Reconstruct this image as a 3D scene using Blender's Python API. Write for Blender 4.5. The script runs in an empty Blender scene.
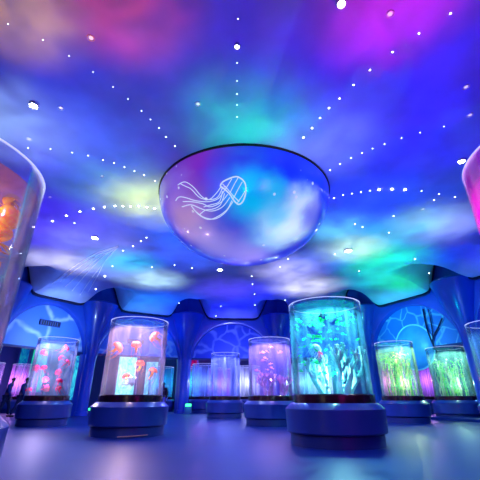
import bpy, bmesh, math, random
from mathutils import Vector, Matrix
random.seed(7)
SC = bpy.context.scene
COL = SC.collection
PI = math.pi
sin, cos = math.sin, math.cos

# ------------------------------------------------------------------ helpers
def link(o, parent=None):
    COL.objects.link(o)
    if parent is not None:
        o.parent = parent
    return o

def obj(name, bm, mats, parent=None, smooth=True, loc=None):
    me = bpy.data.meshes.new(name)
    bmesh.ops.recalc_face_normals(bm, faces=bm.faces[:])
    bm.to_mesh(me); bm.free()
    if not isinstance(mats, (list, tuple)): mats = [mats]
    for m in mats: me.materials.append(m)
    if smooth:
        for p in me.polygons: p.use_smooth = True
        me.set_sharp_from_angle(angle=math.radians(26))
    o = bpy.data.objects.new(name, me)
    if loc is not None: o.location = loc
    return link(o, parent)

def tag(o, label, cat, group=None, kind=None):
    if label: o['label'] = label
    if cat: o['category'] = cat
    if group: o['group'] = group
    if kind: o['kind'] = kind
    return o

def structure(o):
    o['kind'] = 'structure'; return o

def thing(name, label, cat, loc=(0, 0, 0), rz=0, group=None):
    o = bpy.data.objects.new(name, None)
    o.empty_display_size = .1
    o.location = loc; o.rotation_euler = (0, 0, rz)
    link(o)
    return tag(o, label, cat, group)

def copy_tree(o, parent=None):
    c = o.copy(); COL.objects.link(c); c.parent = parent
    for ch in list(KIDS(o)): copy_tree(ch, c)
    return c
def KIDS(o):
    return [x for x in o.children]

def lathe(bm, prof, seg=48, cx=0, cy=0, cz=0, close=False, a0=0, a1=2*PI):
    full = abs(a1-a0-2*PI) < 1e-6
    n = seg if full else seg+1
    rings = []
    for (r, z) in prof:
        rings.append([bm.verts.new((cx+r*cos(a0+(a1-a0)*i/seg), cy+r*sin(a0+(a1-a0)*i/seg), cz+z)) for i in range(n)])
    m = len(prof)
    for j in range(m if close else m-1):
        A = rings[j]; B = rings[(j+1) % m]
        for i in range(n if full else n-1):
            k = (i+1) % n
            bm.faces.new((A[i], A[k], B[k], B[i]))
    return rings

def cap(bm, ring):
    bm.faces.new(ring)

def box(bm, x0, x1, y0, y1, z0, z1, M=None):
    r = bmesh.ops.create_cube(bm, size=1)
    bmesh.ops.scale(bm, vec=(x1-x0, y1-y0, z1-z0), verts=r['verts'])
    bmesh.ops.translate(bm, vec=((x0+x1)/2, (y0+y1)/2, (z0+z1)/2), verts=r['verts'])
    if M is not None: bmesh.ops.transform(bm, matrix=M, verts=r['verts'])

def tube(bm, pts, rad, seg=6):
    """rad: number or list"""
    pts = [Vector(p) for p in pts]
    n = len(pts)
    rr = rad if isinstance(rad, (list, tuple)) else [rad]*n
    rings = []
    up = Vector((0, 0, 1))
    for i, p in enumerate(pts):
        d = (pts[min(i+1, n-1)]-pts[max(i-1, 0)])
        if d.length < 1e-9: d = Vector((0, 0, 1))
        d.normalize()
        a = d.cross(up if abs(d.z) < .95 else Vector((1, 0, 0))).normalized()
        b = d.cross(a)
        rings.append([bm.verts.new(p+(a*cos(2*PI*k/seg)+b*sin(2*PI*k/seg))*rr[i]) for k in range(seg)])
    for i in range(n-1):
        for k in range(seg):
            bm.faces.new((rings[i][k], rings[i][(k+1) % seg], rings[i+1][(k+1) % seg], rings[i+1][k]))
    bm.faces.new(rings[0]); bm.faces.new(list(reversed(rings[-1])))

def sphere(bm, c, r, sc=(1, 1, 1), u=12, v=8):
    q = bmesh.ops.create_uvsphere(bm, u_segments=u, v_segments=v, radius=r)
    bmesh.ops.scale(bm, vec=sc, verts=q['verts'])
    bmesh.ops.translate(bm, vec=c, verts=q['verts'])

def smoothpts(pts, k=5):
    """Catmull-Rom"""
    P = [Vector(p) for p in pts]
    out = []
    for i in range(len(P)-1):
        p0 = P[max(i-1, 0)]; p1 = P[i]; p2 = P[i+1]; p3 = P[min(i+2, len(P)-1)]
        for s in range(k):
            t = s/k
            out.append(.5*((2*p1)+(p2-p0)*t+(2*p0-5*p1+4*p2-p3)*t*t+(3*p1-p0-3*p2+p3)*t**3))
    out.append(P[-1])
    return out

def sstep(a, b, x):
    t = max(0, min(1, (x-a)/(b-a))); return t*t*(3-2*t)

def lin(c):
    return tuple(((v/255)/12.92 if v/255 <= .04045 else ((v/255+.055)/1.055)**2.4) for v in c)

# ------------------------------------------------------------------ materials
def newmat(name):
    m = bpy.data.materials.new(name); m.use_nodes = True
    nt = m.node_tree; nt.nodes.clear()
    out = nt.nodes.new('ShaderNodeOutputMaterial')
    return m, nt, out

def N(nt, t, **kw):
    n = nt.nodes.new(t)
    for k, v in kw.items():
        if k.startswith('i_'):
            n.inputs[k[2:].replace('_', ' ')].default_value = v
        else:
            setattr(n, k, v)
    return n

def rgba(c): return (c[0], c[1], c[2], 1)

def principled(name, col, rough=.5, metal=0, coat=0, emit=None, estr=0, spec=.5, noise=None, nscale=4, bump=0):
    m, nt, out = newmat(name)
    p = N(nt, 'ShaderNodeBsdfPrincipled')
    p.inputs['Base Color'].default_value = rgba(col)
    p.inputs['Roughness'].default_value = rough
    p.inputs['Metallic'].default_value = metal
    p.inputs['Coat Weight'].default_value = coat
    p.inputs['Coat Roughness'].default_value = .08
    p.inputs['Specular IOR Level'].default_value = spec
    if emit:
        p.inputs['Emission Color'].default_value = rgba(emit); p.inputs['Emission Strength'].default_value = estr
    tc = N(nt, 'ShaderNodeTexCoord')
    nz = N(nt, 'ShaderNodeTexNoise'); nz.inputs['Scale'].default_value = nscale; nz.inputs['Detail'].default_value = 4
    nt.links.new(tc.outputs['Object'], nz.inputs['Vector'])
    if noise:
        mx = N(nt, 'ShaderNodeMix', data_type='RGBA')
        mx.inputs[6].default_value = rgba(col); mx.inputs[7].default_value = rgba(noise)
        r = N(nt, 'ShaderNodeMapRange'); r.inputs[1].default_value = .35; r.inputs[2].default_value = .65
        nt.links.new(nz.outputs['Fac'], r.inputs[0]); nt.links.new(r.outputs[0], mx.inputs[0])
        nt.links.new(mx.outputs[2], p.inputs['Base Color'])
    if bump:
        b = N(nt, 'ShaderNodeBump'); b.inputs['Strength'].default_value = bump; b.inputs['Distance'].default_value = .05
        nt.links.new(nz.outputs['Fac'], b.inputs['Height']); nt.links.new(b.outputs[0], p.inputs['Normal'])
    nt.links.new(p.outputs[0], out.inputs[0])
    return m

def emission(name, col, s):
    m, nt, out = newmat(name)
    e = N(nt, 'ShaderNodeEmission'); e.inputs[0].default_value = rgba(col); e.inputs[1].default_value = s
    nt.links.new(e.outputs[0], out.inputs[0]); return m

def creature(name, col, col2=None, alpha=.25, scale=9):
    """thin luminous-looking flesh: diffuse + translucent, partly clear"""
    m, nt, out = newmat(name)
    tc = N(nt, 'ShaderNodeTexCoord'); nz = N(nt, 'ShaderNodeTexNoise'); nz.inputs['Scale'].default_value = scale
    nt.links.new(tc.outputs['Object'], nz.inputs['Vector'])
    mx = N(nt, 'ShaderNodeMix', data_type='RGBA'); mx.inputs[6].default_value = rgba(col); mx.inputs[7].default_value = rgba(col2 or col)
    r = N(nt, 'ShaderNodeMapRange'); r.inputs[1].default_value = .4; r.inputs[2].default_value = .6
    nt.links.new(nz.outputs['Fac'], r.inputs[0]); nt.links.new(r.outputs[0], mx.inputs[0])
    d = N(nt, 'ShaderNodeBsdfDiffuse'); t = N(nt, 'ShaderNodeBsdfTranslucent')
    nt.links.new(mx.outputs[2], d.inputs[0]); nt.links.new(mx.outputs[2], t.inputs[0])
    a = N(nt, 'ShaderNodeMixShader'); a.inputs[0].default_value = .5
    nt.links.new(d.outputs[0], a.inputs[1]); nt.links.new(t.outputs[0], a.inputs[2])
    tr = N(nt, 'ShaderNodeBsdfTransparent'); b = N(nt, 'ShaderNodeMixShader'); b.inputs[0].default_value = 1-alpha
    nt.links.new(tr.outputs[0], b.inputs[1]); nt.links.new(a.outputs[0], b.inputs[2])
    nt.links.new(b.outputs[0], out.inputs[0]); return m

def acrylic(name, tint, milk, streak=.12, base_milk=.04, xs=9):
    """clear acrylic: transparent + fresnel gloss + faint vertical streaks painted in for smears and reflections"""
    m, nt, out = newmat(name)
    tr = N(nt, 'ShaderNodeBsdfTransparent'); tr.inputs[0].default_value = rgba(tint)
    gl = N(nt, 'ShaderNodeBsdfGlossy'); gl.inputs['Roughness'].default_value = .06
    fr = N(nt, 'ShaderNodeLayerWeight'); fr.inputs[0].default_value = .14
    m0 = N(nt, 'ShaderNodeMath', operation='MULTIPLY'); m0.inputs[1].default_value = .75
    nt.links.new(fr.outputs['Fresnel'], m0.inputs[0])
    s1 = N(nt, 'ShaderNodeMixShader'); nt.links.new(m0.outputs[0], s1.inputs[0])
    nt.links.new(tr.outputs[0], s1.inputs[1]); nt.links.new(gl.outputs[0], s1.inputs[2])
    d = N(nt, 'ShaderNodeBsdfDiffuse'); t = N(nt, 'ShaderNodeBsdfTranslucent')
    d.inputs[0].default_value = rgba(milk); t.inputs[0].default_value = rgba(milk)
    dd = N(nt, 'ShaderNodeMixShader'); dd.inputs[0].default_value = .5
    nt.links.new(d.outputs[0], dd.inputs[1]); nt.links.new(t.outputs[0], dd.inputs[2])
    tc = N(nt, 'ShaderNodeTexCoord'); mp = N(nt, 'ShaderNodeMapping'); mp.inputs['Scale'].default_value = (xs, xs, .55)
    nz = N(nt, 'ShaderNodeTexNoise'); nz.inputs['Scale'].default_value = 1; nz.inputs['Detail'].default_value = 3
    nt.links.new(tc.outputs['Object'], mp.inputs[0]); nt.links.new(mp.outputs[0], nz.inputs['Vector'])
    r = N(nt, 'ShaderNodeMapRange'); r.inputs[1].default_value = .45; r.inputs[2].default_value = .75; r.inputs[3].default_value = base_milk; r.inputs[4].default_value = base_milk+streak  # milky streaks painted in for smears and reflections
    nt.links.new(nz.outputs['Fac'], r.inputs[0])
    s2 = N(nt, 'ShaderNodeMixShader'); nt.links.new(r.outputs[0], s2.inputs[0])
    nt.links.new(s1.outputs[0], s2.inputs[1]); nt.links.new(dd.outputs[0], s2.inputs[2])
    nt.links.new(s2.outputs[0], out.inputs[0]); return m

def nebula(name, base, blobs, emit=0., nscale=.5, namp=.9, stars=None, rough=.4, coat=0, diffuse=True):
    """painted star-cloud picture: base colour and soft cloud patches (object coords x,y,z,r,colour)"""
    m, nt, out = newmat(name)
    tc = N(nt, 'ShaderNodeTexCoord')
    nz = N(nt, 'ShaderNodeTexNoise'); nz.inputs['Scale'].default_value = nscale; nz.inputs['Detail'].default_value = 5
    nt.links.new(tc.outputs['Object'], nz.inputs['Vector'])
    sub = N(nt, 'ShaderNodeVectorMath', operation='SUBTRACT'); sub.inputs[1].default_value = (.5, .5, .5)
    nt.links.new(nz.outputs['Color'], sub.inputs[0])
    sc_ = N(nt, 'ShaderNodeVectorMath', operation='SCALE'); sc_.inputs[3].default_value = namp
    nt.links.new(sub.outputs[0], sc_.inputs[0])
    add = N(nt, 'ShaderNodeVectorMath', operation='ADD')
    nt.links.new(tc.outputs['Object'], add.inputs[0]); nt.links.new(sc_.outputs[0], add.inputs[1])
    cur = None
    for (x, y, z, r, c, k) in blobs:
        ds = N(nt, 'ShaderNodeVectorMath', operation='DISTANCE'); ds.inputs[1].default_value = (x, y, z)
        nt.links.new(add.outputs[0], ds.inputs[0])
        mr = N(nt, 'ShaderNodeMapRange', interpolation_type='SMOOTHERSTEP'); mr.inputs[1].default_value = 0; mr.inputs[2].default_value = r
        mr.inputs[3].default_value = k; mr.inputs[4].default_value = 0
        nt.links.new(ds.outputs['Value'], mr.inputs[0])
        mx = N(nt, 'ShaderNodeMix', data_type='RGBA'); mx.inputs[6].default_value = rgba(base); mx.inputs[7].default_value = rgba(c)
        nt.links.new(mr.outputs[0], mx.inputs[0])
        if cur: nt.links.new(cur, mx.inputs[6])
        cur = mx.outputs[2]
    if stars:
        vo = N(nt, 'ShaderNodeTexVoronoi'); vo.inputs['Scale'].default_value = stars
        nt.links.new(tc.outputs['Object'], vo.inputs['Vector'])
        mr = N(nt, 'ShaderNodeMapRange'); mr.inputs[1].default_value = .05; mr.inputs[2].default_value = .13; mr.inputs[3].default_value = .85; mr.inputs[4].default_value = 0
        nt.links.new(vo.outputs['Distance'], mr.inputs[0])
        mx = N(nt, 'ShaderNodeMix', data_type='RGBA'); mx.inputs[7].default_value = (.8, .9, 1, 1)
        nt.links.new(mr.outputs[0], mx.inputs[0]); nt.links.new(cur, mx.inputs[6]); cur = mx.outputs[2]
    p = N(nt, 'ShaderNodeBsdfPrincipled'); p.inputs['Roughness'].default_value = rough; p.inputs['Coat Weight'].default_value = coat
    p.inputs['Coat Roughness'].default_value = .12
    nt.links.new(cur, p.inputs['Base Color'])
    if emit:
        nt.links.new(cur, p.inputs['Emission Color']); p.inputs['Emission Strength'].default_value = emit
    nt.links.new(p.outputs[0], out.inputs[0]); return m

def veins(name, base, line, scale=.55, w=.035, rough=.5, emit=0):
    """water-caustic vein drawing"""
    m, nt, out = newmat(name)
    tc = N(nt, 'ShaderNodeTexCoord')
    nz = N(nt, 'ShaderNodeTexNoise'); nz.inputs['Scale'].default_value = .8; nz.inputs['Detail'].default_value = 2
    nt.links.new(tc.outputs['Object'], nz.inputs['Vector'])
    sub = N(nt, 'ShaderNodeVectorMath', operation='SCALE'); sub.inputs[3].default_value = .9
    nt.links.new(nz.outputs['Color'], sub.inputs[0])
    add = N(nt, 'ShaderNodeVectorMath', operation='ADD'); nt.links.new(tc.outputs['Object'], add.inputs[0]); nt.links.new(sub.outputs[0], add.inputs[1])
    vo = N(nt, 'ShaderNodeTexVoronoi', feature='DISTANCE_TO_EDGE'); vo.inputs['Scale'].default_value = scale
    nt.links.new(add.outputs[0], vo.inputs['Vector'])
    mr = N(nt, 'ShaderNodeMapRange', interpolation_type='SMOOTHSTEP'); mr.inputs[1].default_value = 0; mr.inputs[2].default_value = w*2.6; mr.inputs[3].default_value = 1; mr.inputs[4].default_value = 0
    nt.links.new(vo.outputs['Distance'], mr.inputs[0])
    n2 = N(nt, 'ShaderNodeTexNoise'); n2.inputs['Scale'].default_value = 1.2
    nt.links.new(tc.outputs['Object'], n2.inputs['Vector'])
    mul = N(nt, 'ShaderNodeMath', operation='MULTIPLY'); nt.links.new(mr.outputs[0], mul.inputs[0]); nt.links.new(n2.outputs['Fac'], mul.inputs[1])
    m2 = N(nt, 'ShaderNodeMath', operation='MULTIPLY'); m2.inputs[1].default_value = 1.5; m2.use_clamp = True; nt.links.new(mul.outputs[0], m2.inputs[0])
    mx = N(nt, 'ShaderNodeMix', data_type='RGBA'); mx.inputs[6].default_value = rgba(base); mx.inputs[7].default_value = rgba(line)
    nt.links.new(m2.outputs[0], mx.inputs[0])
    p = N(nt, 'ShaderNodeBsdfPrincipled'); p.inputs['Roughness'].default_value = rough
    nt.links.new(mx.outputs[2], p.inputs['Base Color'])
    if emit:
        nt.links.new(mx.outputs[2], p.inputs['Emission Color']); p.inputs['Emission Strength'].default_value = emit
    nt.links.new(p.outputs[0], out.inputs[0]); return m

def window_light(name, c1, c2, s):
    """lit aquarium window: bright rippling water"""
    m, nt, out = newmat(name)
    tc = N(nt, 'ShaderNodeTexCoord'); mp = N(nt, 'ShaderNodeMapping'); mp.inputs['Scale'].default_value = (2.5, 2.5, 1.1)
    nz = N(nt, 'ShaderNodeTexNoise'); nz.inputs['Scale'].default_value = 1.6; nz.inputs['Detail'].default_value = 6; nz.inputs['Distortion'].default_value = 1.5
    nt.links.new(tc.outputs['Object'], mp.inputs[0]); nt.links.new(mp.outputs[0], nz.inputs['Vector'])
    r = N(nt, 'ShaderNodeMapRange'); r.inputs[1].default_value = .35; r.inputs[2].default_value = .68
    nt.links.new(nz.outputs['Fac'], r.inputs[0])
    mx = N(nt, 'ShaderNodeMix', data_type='RGBA'); mx.inputs[6].default_value = rgba(c1); mx.inputs[7].default_value = rgba(c2)
    nt.links.new(r.outputs[0], mx.inputs[0])
    e = N(nt, 'ShaderNodeEmission'); e.inputs[1].default_value = s; nt.links.new(mx.outputs[2], e.inputs[0])
    nt.links.new(e.outputs[0], out.inputs[0]); return m

# ------------------------------------------------------------------ camera
F = 346.; PITCH = math.radians(24.5); CH = .75; FZ = -.13   # floor level before everything is lifted onto z = 0 at the end
cam = bpy.data.cameras.new('camera'); cam.sensor_width = 36; cam.lens = 36*F/480; cam.clip_start = .02; cam.clip_end = 200
co = link(bpy.data.objects.new('camera', cam)); co.location = (0, 0, CH); co.rotation_euler = (PI/2+PITCH, 0, 0)
SC.camera = co

def ray(px, py):
    a = (px-240)/F; b = (240-py)/F
    return Vector((a, cos(PITCH)-b*sin(PITCH), sin(PITCH)+b*cos(PITCH)))
def at_z(px, py, z):
    r = ray(px, py); t = (z-CH)/r.z; return Vector((r.x*t, r.y*t, z))
def at_y(px, py, y):
    r = ray(px, py); t = y/r.y; return Vector((r.x*t, y, CH+r.z*t))

# ------------------------------------------------------------------ room plan
CX, CY = 0., 11.7
PANG = [-93, -68, -43.6, -16.7, 12, 37.7, 67.4, 93, 118, 143, 168, 193, 218, 243]
PRAD = [12.2, 12.3, 12.3, 12.3, 12.3, 12.3, 11.2, 11.6, 12.8, 15, 16.6, 16.6, 15, 12.8]
PIL = [Vector((CX+r*sin(math.radians(a)), CY+r*cos(math.radians(a)), 0)) for a, r in zip(PANG, PRAD)]
NP = len(PIL)
def bay_of(th):
    d = math.degrees(th)
    while d < PANG[0]: d += 360
    while d >= PANG[0]+360: d -= 360
    for i in range(NP):
        a = PANG[i]; b = PANG[i+1] if i+1 < NP else PANG[0]+360
        if a <= d < b: return i, (d-a)/(b-a)
    return NP-1, 1.
def wall_r(th):
    i, f = bay_of(th)
    A = PIL[i]; B = PIL[(i+1) % NP]
    dx, dy = sin(th), cos(th)
    ex, ey = B.x-A.x, B.y-A.y
    den = dx*ey-dy*ex
    return ((A.x-CX)*ey-(A.y-CY)*ex)/den
def edge_r(th): return wall_r(th)-.28
def ceil_z_polar(r, th):
    i, f = bay_of(th)
    L = sin(PI*f)
    Re = edge_r(th); rho = r/Re
    dist = Re-r
    notch = (1-sstep(.22, .66, L))
    z = 6.05+1.2*notch*(1-sstep(.7, 3.3, dist))
    z -= .45*sstep(.1, .8, L)*(1-sstep(0, 1.9, dist))**1.3
    return z
def ceil_z(x, y):
    dx, dy = x-CX, y-CY
    return ceil_z_polar(math.hypot(dx, dy), math.atan2(dx, dy))
def on_ceiling(px, py, off=.0):
    z = 6.05
    for _ in range(12):
        p = at_z(px, py, z); z = .5*z+.5*ceil_z(p.x, p.y)
    p = at_z(px, py, z-off); return p

# ------------------------------------------------------------------ base materials
M_floor = principled('floor_vinyl', lin((4, 36, 118)), .45, spec=.22, noise=lin((5, 33, 110)), nscale=.8)
M_wall = principled('glossy_blue_plaster', lin((28, 78, 205)), .3, coat=.5, noise=lin((22, 66, 190)), nscale=.7, bump=.25)
M_dark = principled('dark_blue_paint', lin((24, 48, 130)), .6)
CEIL_ALB = (.50, .56, .86)
M_ceil = principled('pale_blue_ceiling_paint', CEIL_ALB, .65, noise=tuple(.80*v for v in CEIL_ALB), nscale=.9, spec=.1)
M_base = principled('pedestal_lacquer', lin((38, 62, 150)), .28, coat=.6, noise=lin((32, 52, 132)), nscale=1.2, bump=.15)
M_plinth = principled('plinth_lacquer', lin((26, 46, 120)), .35, coat=.3)
M_band = principled('dark_red_trim_band', lin((58, 14, 34)), .22, coat=.5, noise=lin((20, 8, 22)), nscale=6)
M_rim = principled('acrylic_rim_added_glow', lin((225, 235, 250)), .2, emit=lin((200, 205, 255)), estr=.8)  # emission put in for light caught by the clear edge
M_white = principled('white_enamel', (.8, .8, .8), .4)
M_star = emission('star_lamp', (.75, .9, 1), 7)
M_starbig = emission('bright_star_lamp', (.9, .95, 1), 16)
M_lamp = emission('spot_lamp_bulb', (1, .93, .82), 60)
M_lens = principled('frosted_lens_added_glow', (.9, .9, .88), .2, coat=.4, emit=(1, .78, .72), estr=.75)  # glow put into the lenses of downlights that are off
M_green = emission('green_indicator', (.05, 1, .35), 3)

# ------------------------------------------------------------------ setting
bm = bmesh.new()
cap(bm, lathe(bm, [(30, FZ)], 96, CX, CY)[0])
structure(obj('floor', bm, M_floor, smooth=False))

# ceiling with scalloped, rolled edge
bm = bmesh.new()
NT, = (420,)
dists = [0, .08, .2, .4, .65, .9, 1.2, 1.5, 1.9, 2.3, 2.8, 3.6, 4.8, 6.5, 8.5]
rows = []
for d in dists:
    row = []
    for i in range(NT):
        th = 2*PI*i/NT; Re = edge_r(th); r = Re-d*Re/12.
        zz = ceil_z_polar(r, th)
        row.append(bm.verts.new((CX+r*sin(th), CY+r*cos(th), zz)))
    rows.append(row)
c0 = bm.verts.new((CX, CY, 6.05))
# rolled rim up and over
rim = []
for (dr, dz) in ((.05, .03), (.07, .1), (.03, .16), (-.3, .2)):
    row = []
    for i in range(NT):
        th = 2*PI*i/NT; Re = edge_r(th); r = Re+dr
        row.append(bm.verts.new((CX+r*sin(th), CY+r*cos(th), ceil_z_polar(Re, th)+dz)))
    rim.append(row)
allrows = list(reversed(rim))+rows
for j in range(len(allrows)-1):
    A, B = allrows[j], allrows[j+1]
    for i in range(NT):
        k = (i+1) % NT; bm.faces.new((A[i], A[k], B[k], B[i]))
for i in range(NT): bm.faces.new((rows[-1][i], rows[-1][(i+1) % NT], c0))
structure(obj('ceiling', bm, M_ceil))
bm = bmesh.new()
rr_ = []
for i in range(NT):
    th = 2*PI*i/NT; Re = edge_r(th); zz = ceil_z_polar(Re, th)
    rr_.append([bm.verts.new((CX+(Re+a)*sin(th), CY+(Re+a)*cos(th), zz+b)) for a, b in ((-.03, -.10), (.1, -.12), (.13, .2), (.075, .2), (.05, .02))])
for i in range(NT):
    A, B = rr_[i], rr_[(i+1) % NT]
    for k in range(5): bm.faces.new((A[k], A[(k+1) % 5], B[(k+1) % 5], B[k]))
structure(obj('gap_shade_strip', bm, principled('navy_gap_shade', lin((8, 12, 60)), .4)))  # dark strip added along the ceiling edge to stand for the gap's shadow

bm = bmesh.new()
cap(bm, lathe(bm, [(23, 7.7)], 72, CX, CY)[0])
structure(obj('ceiling', bm, M_dark, smooth=False))
bm = bmesh.new()
lathe(bm, [(22.2, FZ), (22.2, 7.7), (22.5, 7.7), (22.5, FZ)], 96, CX, CY, close=True)
structure(obj('wall_outer', bm, M_dark))

def side_name(p):
    a = math.degrees(math.atan2(p.x-CX, p.y-CY))
    return 'back' if abs(a) < 45 else ('right' if 0 < a < 125 else ('left' if -125 < a < 0 else 'front'))

def frame_of(i):
    A = PIL[i]; B = PIL[(i+1) % NP]; mid = (A+B)/2
    u = (B-A).normalized(); n = Vector((u.y, -u.x, 0))
    if n.dot(mid-Vector((CX, CY, 0))) < 0: n = -n
    return A, B, mid, u, n, (B-A).length
def bay_point(i, a, z, v):
    A, B, mid, u, n, L = frame_of(i)
    p = mid+u*a+n*v; return Vector((p.x, p.y, z))

SPRING, CROWN, TOP = 2.35, 5.3, 7.68
for i in range(NP):
    A, B, mid, u, n, L = frame_of(i)
    w = L/2-.33
    inner = []
    for k in range(7): inner.append((-w, FZ+(SPRING-FZ)*k/6))
    for k in range(1, 32):
        t = PI*k/32; inner.append((-w*cos(t), SPRING+(CROWN-SPRING)*sin(t)**.92))
    for k in range(6, -1, -1): inner.append((w, FZ+(SPRING-FZ)*k/6))
    def outer(a, z):
        if z < SPRING: return (-L/2 if a < 0 else L/2, z)
        dx, dz = a, z-SPRING
        k = 1e9
        if abs(dx) > 1e-6: k = min(k, (L/2)/abs(dx))
        if dz > 1e-6: k = min(k, (TOP-SPRING)/dz)
        return (dx*k, SPRING+dz*k)
    bm = bmesh.new(); R = []
    for (mode, v) in (('o', .5), ('i', .5), ('i', .16), ('e', .05), ('f', 0.), ('o', 0.)):
        row = []
        for (a, z) in inner:
            oa, oz = outer(a, z)
            if mode == 'o': q = (oa, oz)
            elif mode == 'i': q = (a, z)
            else:
                d = math.hypot(oa-a, oz-z); s = min(1, (.05 if mode == 'e' else .16)/max(d, 1e-6)); q = (a+(oa-a)*s, z+(oz-z)*s)
            row.append(bm.verts.new(bay_point(i, q[0], q[1], v)))
        R.append(row)
    for j in range(6):
        P, Q = R[j], R[(j+1) % 6]
        for k in range(len(inner)-1):
            bm.faces.new((P[k], P[k+1], Q[k+1], Q[k]))
    structure(obj('wall_'+side_name(mid), bm, M_wall))
    # pillar with flared head
    bm = bmesh.new()
    prof = [(.35, FZ), (.35, .05), (.31, .09)]
    for k in range(0, 25):
        z = .3+(5.7-.3)*k/24
        r = .31+.72*sstep(2.3, 6.4, z)**1.5*1.2
        prof.append((r, z))
    rr = prof[-1][0]
    prof += [(rr+.04, 5.78), (rr+.01, 5.85), (rr-.12, 5.9), (rr-.5, 5.93), (.3, 5.95)]
    rg = lathe(bm, prof, 40); cap(bm, rg[-1])
    o = obj('pillar', bm, M_wall, loc=A); structure(o)

# arch panels (tympanum) with vein drawing
PANEL_COL = {1: ((70, 130, 235), (190, 225, 255)), 2: ((60, 120, 230), (150, 200, 250)), 3: ((40, 80, 225), (140, 170, 255)), 4: ((30, 80, 215), (120, 170, 250)), 5: ((22, 120, 225), (120, 205, 250)), 6: ((25, 70, 225), (110, 160, 250)), 0: ((40, 90, 215), (140, 180, 250))}
PANEL_LAB = {1: 'blue arch panel with pale veins, above the two walking people and an air vent',
 2: 'blue arch panel with pale veins behind the peach-lit tank',
 3: 'violet-blue arch panel with pale veins in the middle of the far wall',
 4: 'blue arch panel mostly hidden behind the large green-lit tank',
 5: 'turquoise arch panel with a pale globe and dark branches',
 6: 'blue arch panel beside the last pillar at the right edge of the photo',
 0: 'blue arch panel hidden behind the orange tank at the left edge'}
BEAMZ = 3.1
for i in PANEL_LAB:
    A, B, mid, u, n, L = frame_of(i); w = L/2-.33+.05
    bm = bmesh.new()
    pts = []
    t0 = math.asin(((BEAMZ-SPRING)/(CROWN-SPRING+.05))**(1/.92))
    for k in range(33):
        t = t0+(PI-2*t0)*k/32
        pts.append((-w*cos(t), SPRING+(CROWN-SPRING+.05)*sin(t)**.92))
    f = [bm.verts.new((a, .3, z)) for a, z in pts]; b = [bm.verts.new((a, .38, z)) for a, z in pts]
    bm.faces.new(f); bm.faces.new(list(reversed(b)))
    for k in range(33): bm.faces.new((f[k], f[(k+1) % 33], b[(k+1) % 33], b[k]))
    c1, c2 = PANEL_COL[i]
    o = obj('arch_panel', bm, veins('vein_panel', lin(c1), lin(c2), scale={1: .6, 3: 1.0, 5: 1.15}.get(i, .85), w={1: .04, 3: .045, 5: .028}.get(i, .035)), smooth=False)
    rot = Matrix((( u.x, n.x, 0), (u.y, n.y, 0), (0, 0, 1))).to_4x4()
    o.matrix_world = Matrix.Translation(mid) @ rot
    tag(o, PANEL_LAB[i], 'wall panel')
    bm = bmesh.new()
    box(bm, -w+.03, w-.03, .24, .5, BEAMZ-.10, BEAMZ)
    bmesh.ops.bevel(bm, geom=bm.edges[:], offset=.015, segments=2, affect='EDGES')
    q = obj('trim_1', bm, M_dark, smooth=False); q.matrix_world = Matrix.Translation(mid) @ rot; structure(q)

# ------------------------------------------------------------------ lights
def spot(pos, target, col, power, ang, blend=1., name='added_ceiling_wash', rad=0.):
    l = bpy.data.lights.new(name, 'SPOT'); l.energy = power; l.color = col; l.spot_size = math.radians(ang); l.spot_blend = blend; l.shadow_soft_size = rad
    o = link(bpy.data.objects.new(name, l)); o.location = pos
    d = Vector(target)-Vector(pos); o.rotation_euler = d.to_track_quat('-Z', 'Y').to_euler(); return o
def cloud_gobo(o, amp=.5, scale=2.2, seed=0.):
    l = o.data; l.use_nodes = True; nt = l.node_tree
    em = nt.nodes.get('Emission')
    tc = N(nt, 'ShaderNodeTexCoord'); mp = N(nt, 'ShaderNodeMapping'); mp.inputs['Location'].default_value = (seed, seed*.7, 0)
    nz = N(nt, 'ShaderNodeTexNoise'); nz.inputs['Scale'].default_value = scale; nz.inputs['Detail'].default_value = 5; nz.inputs['Distortion'].default_value = .6
    r = N(nt, 'ShaderNodeMapRange'); r.inputs[1].default_value = .3; r.inputs[2].default_value = .7; r.inputs[3].default_value = 1-amp; r.inputs[4].default_value = 1+amp
    nt.links.new(tc.outputs['Normal'], mp.inputs[0]); nt.links.new(mp.outputs[0], nz.inputs['Vector']); nt.links.new(nz.outputs['Fac'], r.inputs[0]); nt.links.new(r.outputs[0], em.inputs['Strength'])
def point(pos, col, power, rad=0., name='tank_light'):
    l = bpy.data.lights.new(name, 'POINT'); l.energy = power; l.color = col; l.shadow_soft_size = rad
    o = link(bpy.data.objects.new(name, l)); o.location = pos; return o

WASHK = 49.; AMB = (.035, .035, .16)
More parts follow.
